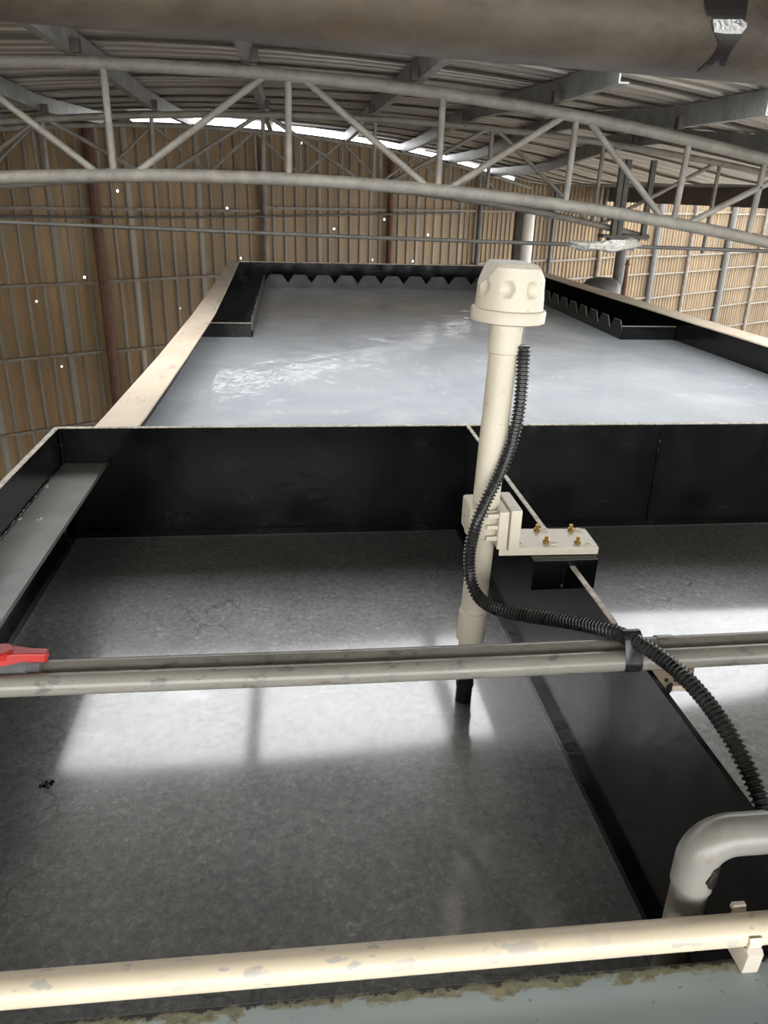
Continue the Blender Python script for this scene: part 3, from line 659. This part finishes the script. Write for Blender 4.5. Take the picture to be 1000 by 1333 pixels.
# grey elbow pipe in the basin corner
ep = T(.566, .763, 0); re = .0295*S; zt_ = -.838*S
eb = empty('elbow_pipe', (ep[0], ep[1], ZW*S)); tag(eb, 'stained grey pvc elbow pipe rising from the corner by the partition', 'pipe')
mk('riser', B().tube([(ep[0], ep[1], (ZW-.1)*S), (ep[0], ep[1], zt_-.045)], re*.90, 24), M['elbow'], eb, smooth=.8)
Rb = .040; pts = [(ep[0], ep[1], zt_-Rb-.036), (ep[0], ep[1], zt_-Rb)]+[(ep[0]+Rb*(1-math.cos(t)), ep[1], zt_-Rb+Rb*math.sin(t)) for t in np.linspace(.1, math.pi/2, 10)]+[(ep[0]+Rb+.045, ep[1], zt_)]
b = B(); b.tube(pts, re, 28); mk('elbow', b, M['elbow'], eb, smooth=.8)
mk('arm', B().tube([(ep[0]+Rb+.02, ep[1], zt_), (ep[0]+1.2, ep[1], zt_)], re*.92, 24), M['elbow'], eb, smooth=.8)
b = B()   # black tar smear on the inside of the bend
for k in range(14):
    th = random.uniform(-.5, .35); a = np.array([ep[0]+re*.93*math.cos(-.85+th), ep[1]+re*.93*math.sin(-.85+th), zt_-Rb-.006+random.uniform(-.012, .012)]); r = random.uniform(.004, .008)
    b.lathe(a, (math.cos(-.85+th), math.sin(-.85+th), 0), [(0, r), (.0035, r*.9), (.0045, r*.4)], 8)
mk('tar_smear', b, M['tar'], eb, smooth=1)

# cream conduit on clips along the front rim
zcn = -.950; rc_ = .0215
cp = empty('cream_conduit', T(.2, .71, zcn-rc_)); tag(cp, 'spotted cream conduit pipe running above the blue-grey front rim', 'pipe')
e0, e1 = onz(0, 1290, zcn*S), onz(1000, 1207, zcn*S); dv = e1-e0
mk('pipe_body', B().tube([e0+dv*t for t in np.linspace(-.4, 1.5, 12)], rc_*S, 24), M['conduit_cream'], cp, smooth=.8)
def clip(t, label):
    c_ = e0+dv*t; u_ = dv/np.linalg.norm(dv); f_ = np.array([u_[1], -u_[0], 0]); R0 = rc_*S
    k_ = empty('pipe_clip', c_-[0, 0, R0+.018]); tag(k_, label, 'clip', 'clips holding the cream conduit')
    def sec(pts, w=.016):   # outline in (toward viewer, up), extruded along the pipe
        return B().prism([c_-u_*w/2+f_*a+np.array([0, 0, b_]) for a, b_ in pts], u_*w)
    arc = [(R0*1.02*math.cos(t_), R0*1.02*math.sin(t_)) for t_ in np.linspace(2.6, math.pi*2+.45, 16)]; arc2 = [(R0*1.20*math.cos(t_), R0*1.20*math.sin(t_)) for t_ in np.linspace(math.pi*2+.45, 2.6, 16)]
    mk('clip_ring', sec(arc+arc2), M['white'], k_)
    zr_ = -1.0*S-c_[2]-.001
    mk('clip_foot', sec([(R0*.2, -R0*1.0), (R0*1.15, -R0*.35), (R0*1.45, -R0*.6), (R0*1.35, zr_), (-R0*.6, zr_), (-R0*.9, zr_+.004), (-R0*.6, -R0*.9)], .020), M['white'], k_, bevel=.001)
    mk('clip_lug', B().prism([c_+u_*a-f_*R0*1.05+np.array([0, 0, R0*.55+z_]) for a, z_ in ((-.010, 0), (.010, 0), (.008, .007), (-.008, .007))], -f_*.006), M['white'], k_, bevel=.001)
    return k_
tcl = (961-0)/1000; clip(.968, 'white plastic clip holding the cream conduit beside the grey elbow pipe')

# corrugated black cable conduit
cpx = [(682, 450, 1.700), (681, 475, 1.702), (679, 505, 1.700), (675, 540, 1.695), (667, 575, 1.69), (652, 614, 1.675), (635, 648, 1.655), (621, 680, 1.64), (612, 715, 1.64), (612, 748, 1.63), (621, 774, 1.60), (638, 789, 1.555), (662, 797, 1.50), (695, 803, 1.44), (730, 808, 1.38), (765, 814, 1.315), (800, 823, 1.25), (830, 836, 1.20), (862, 857, 1.148), (892, 882, 1.09), (922, 916, 1.03), (947, 952, .975), (968, 990, .93), (984, 1025, .893), (995, 1056, .865), (1004, 1090, .84), (1010, 1120, .82)]
C = [ony(x, y, Y*S) for x, y, Y in cpx]
def crom(P, n=24):
    out = []
    for i in range(len(P)-1):
        p0, p1, p2, p3 = P[max(i-1, 0)], P[i], P[i+1], P[min(i+2, len(P)-1)]
        for t in np.linspace(0, 1, n, endpoint=False): out.append(.5*((2*p1)+(p2-p0)*t+(2*p0-5*p1+4*p2-p3)*t*t+(3*p1-p0-3*p2+p3)*t**3))
    out.append(P[-1]); return out
path = crom(C); cum = [0]
for a, c_ in zip(path[:-1], path[1:]): cum.append(cum[-1]+np.linalg.norm(c_-a))
pitch = .0080; sd = np.arange(0, cum[-1], pitch/4); pa_ = np.array(path); pp = np.stack([np.interp(sd, cum, pa_[:, k]) for k in range(3)], 1)
R0 = .0155*S; rs = [R0*(1.02 if k % 4 in (1, 2) else .74) for k in range(len(sd))]
cc = empty('cable_conduit', C[16]); tag(cc, 'black corrugated cable conduit curving from the probe over the grey pipes', 'conduit')
mk('corrugated_tube', B().tube(pp, rs, 14), M['conduit'], cc, smooth=.6)
# tape tying the conduit to the pipes
i0 = int(np.argmin([np.linalg.norm(q-ony(820, 832, 1.215*S)) for q in pp])); cA = pp[i0]; xt = cA[0]
y0_, y1_ = (1.203-rp)*S, (1.246+rp)*S; zb_ = (zp-rp)*S; b = B(); hw = .030
def loop(off):      # convex band round the two pipes and the conduit, in (y, z)
    pts = []
    for cy, cz_, r in ((1.203*S, zp*S, rp*S), (1.246*S, zp*S, rp*S), (cA[1], cA[2], R0)):
        pts += [(cy+(r+off)*math.cos(t_), cz_+(r+off)*math.sin(t_)) for t_ in np.linspace(0, 2*math.pi, 20, endpoint=False)]
    pts = sorted(set(pts)); H = []
    for seq in (pts, pts[::-1]):
        h_ = []
        for q in seq:
            while len(h_) > 1 and (h_[-1][0]-h_[-2][0])*(q[1]-h_[-2][1])-(h_[-1][1]-h_[-2][1])*(q[0]-h_[-2][0]) <= 0: h_.pop()
            h_.append(q)
        H += h_[:-1]
    return H
lp = loop(.0025); n = len(lp)
for x_, dx in ((xt-hw/2, 0), (xt-hw/5, .0008), (xt+hw/5, -.0008), (xt+hw/2, 0)):
    b.v += [(x_+dx, yy-dx*.8, zz+dx) for yy, zz in lp]
for j in range(3):
    for k in range(n): b.f.append([j*n+k, j*n+(k+1) % n, (j+1)*n+(k+1) % n, (j+1)*n+k]); b.m.append(0)
mk('tape_wrap', b, M['tape'], cc, smooth=.8)

# ================================================================== THINGS BEYOND THE TANK
# white pipe and dark post behind the far corner
Yq = 10.6; q0 = ony(684, 337, Yq); q1 = ony(686, 262, Yq)
o = mk('white_pipe', B().lathe((q0[0], Yq, ZF), (0, 0, 1), [(0, .075), (q1[2]-ZF-.01, .075), (q1[2]-ZF, .068)], 24), M['ptfe'], smooth=.6); tag(o, 'plain white upright pipe behind the far tank corner', 'pipe')
q0 = ony(672, 337, Yq+.25); q1 = ony(673, 268, Yq+.25)
dp = empty('dark_post', (q0[0], Yq+.25, ZF)); tag(dp, 'dark steel post with a small top bracket behind the white pipe', 'post')
mk('post_body', B().box(q0[0]-.055, q0[0]+.055, Yq+.2, Yq+.3, ZF, q1[2]), M['fascia'], dp); mk('top_bracket', B().prism([(q0[0]-.14, Yq+.19, q1[2]+.02), (q0[0]+.06, Yq+.19, q1[2]+.02), (q0[0]+.06, Yq+.19, q1[2]-.25), (q0[0]-.03, Yq+.19, q1[2]-.10)], (0, .06, 0)), M['fascia'], dp)
# rust-red rod and grey drum outside the long flange
Xr = 3.40; q = onx(813, 372, Xr); tp = ony(816, 338, q[1])
rr = empty('red_rod', (Xr, q[1], ZF)); tag(rr, 'thin rust-red rod with a knob standing beside the tank flange', 'rod')
mk('rod_body', B().lathe((Xr, q[1], ZF), (0, 0, 1), [(0, .03), (q[2]-ZF, .026), (tp[2]-ZF-.05, .014), (tp[2]-ZF-.045, .014)], 10), M['rust'], rr, smooth=.6)
mk('knob', B().lathe((Xr, q[1], tp[2]-.06), (0, 0, 1), [(0, .012), (.006, .026), (.02, .026), (.026, .016), (.05, .016), (.06, .006)], 12), M['rust'], rr, smooth=.6)
Yd = 8.6; q = ony(783, 372, Yd); zt2 = ony(778, 361, Yd)[2]; rd = .21
o = mk('grey_drum', B().lathe((q[0], Yd, ZF), (0, 0, 1), [(0, rd), (zt2-ZF-.14, rd), (zt2-ZF-.07, rd*.96), (zt2-ZF-.02, rd*.72), (zt2-ZF, rd*.3)], 36), M['dome'], smooth=.7); tag(o, 'grey round-topped drum standing outside the tank by the column', 'drum')

# lift everything so the floor is z = 0
for o in list(bpy.data.objects):
    if o.parent is None and o.type != 'CAMERA': o.location.z += CZ
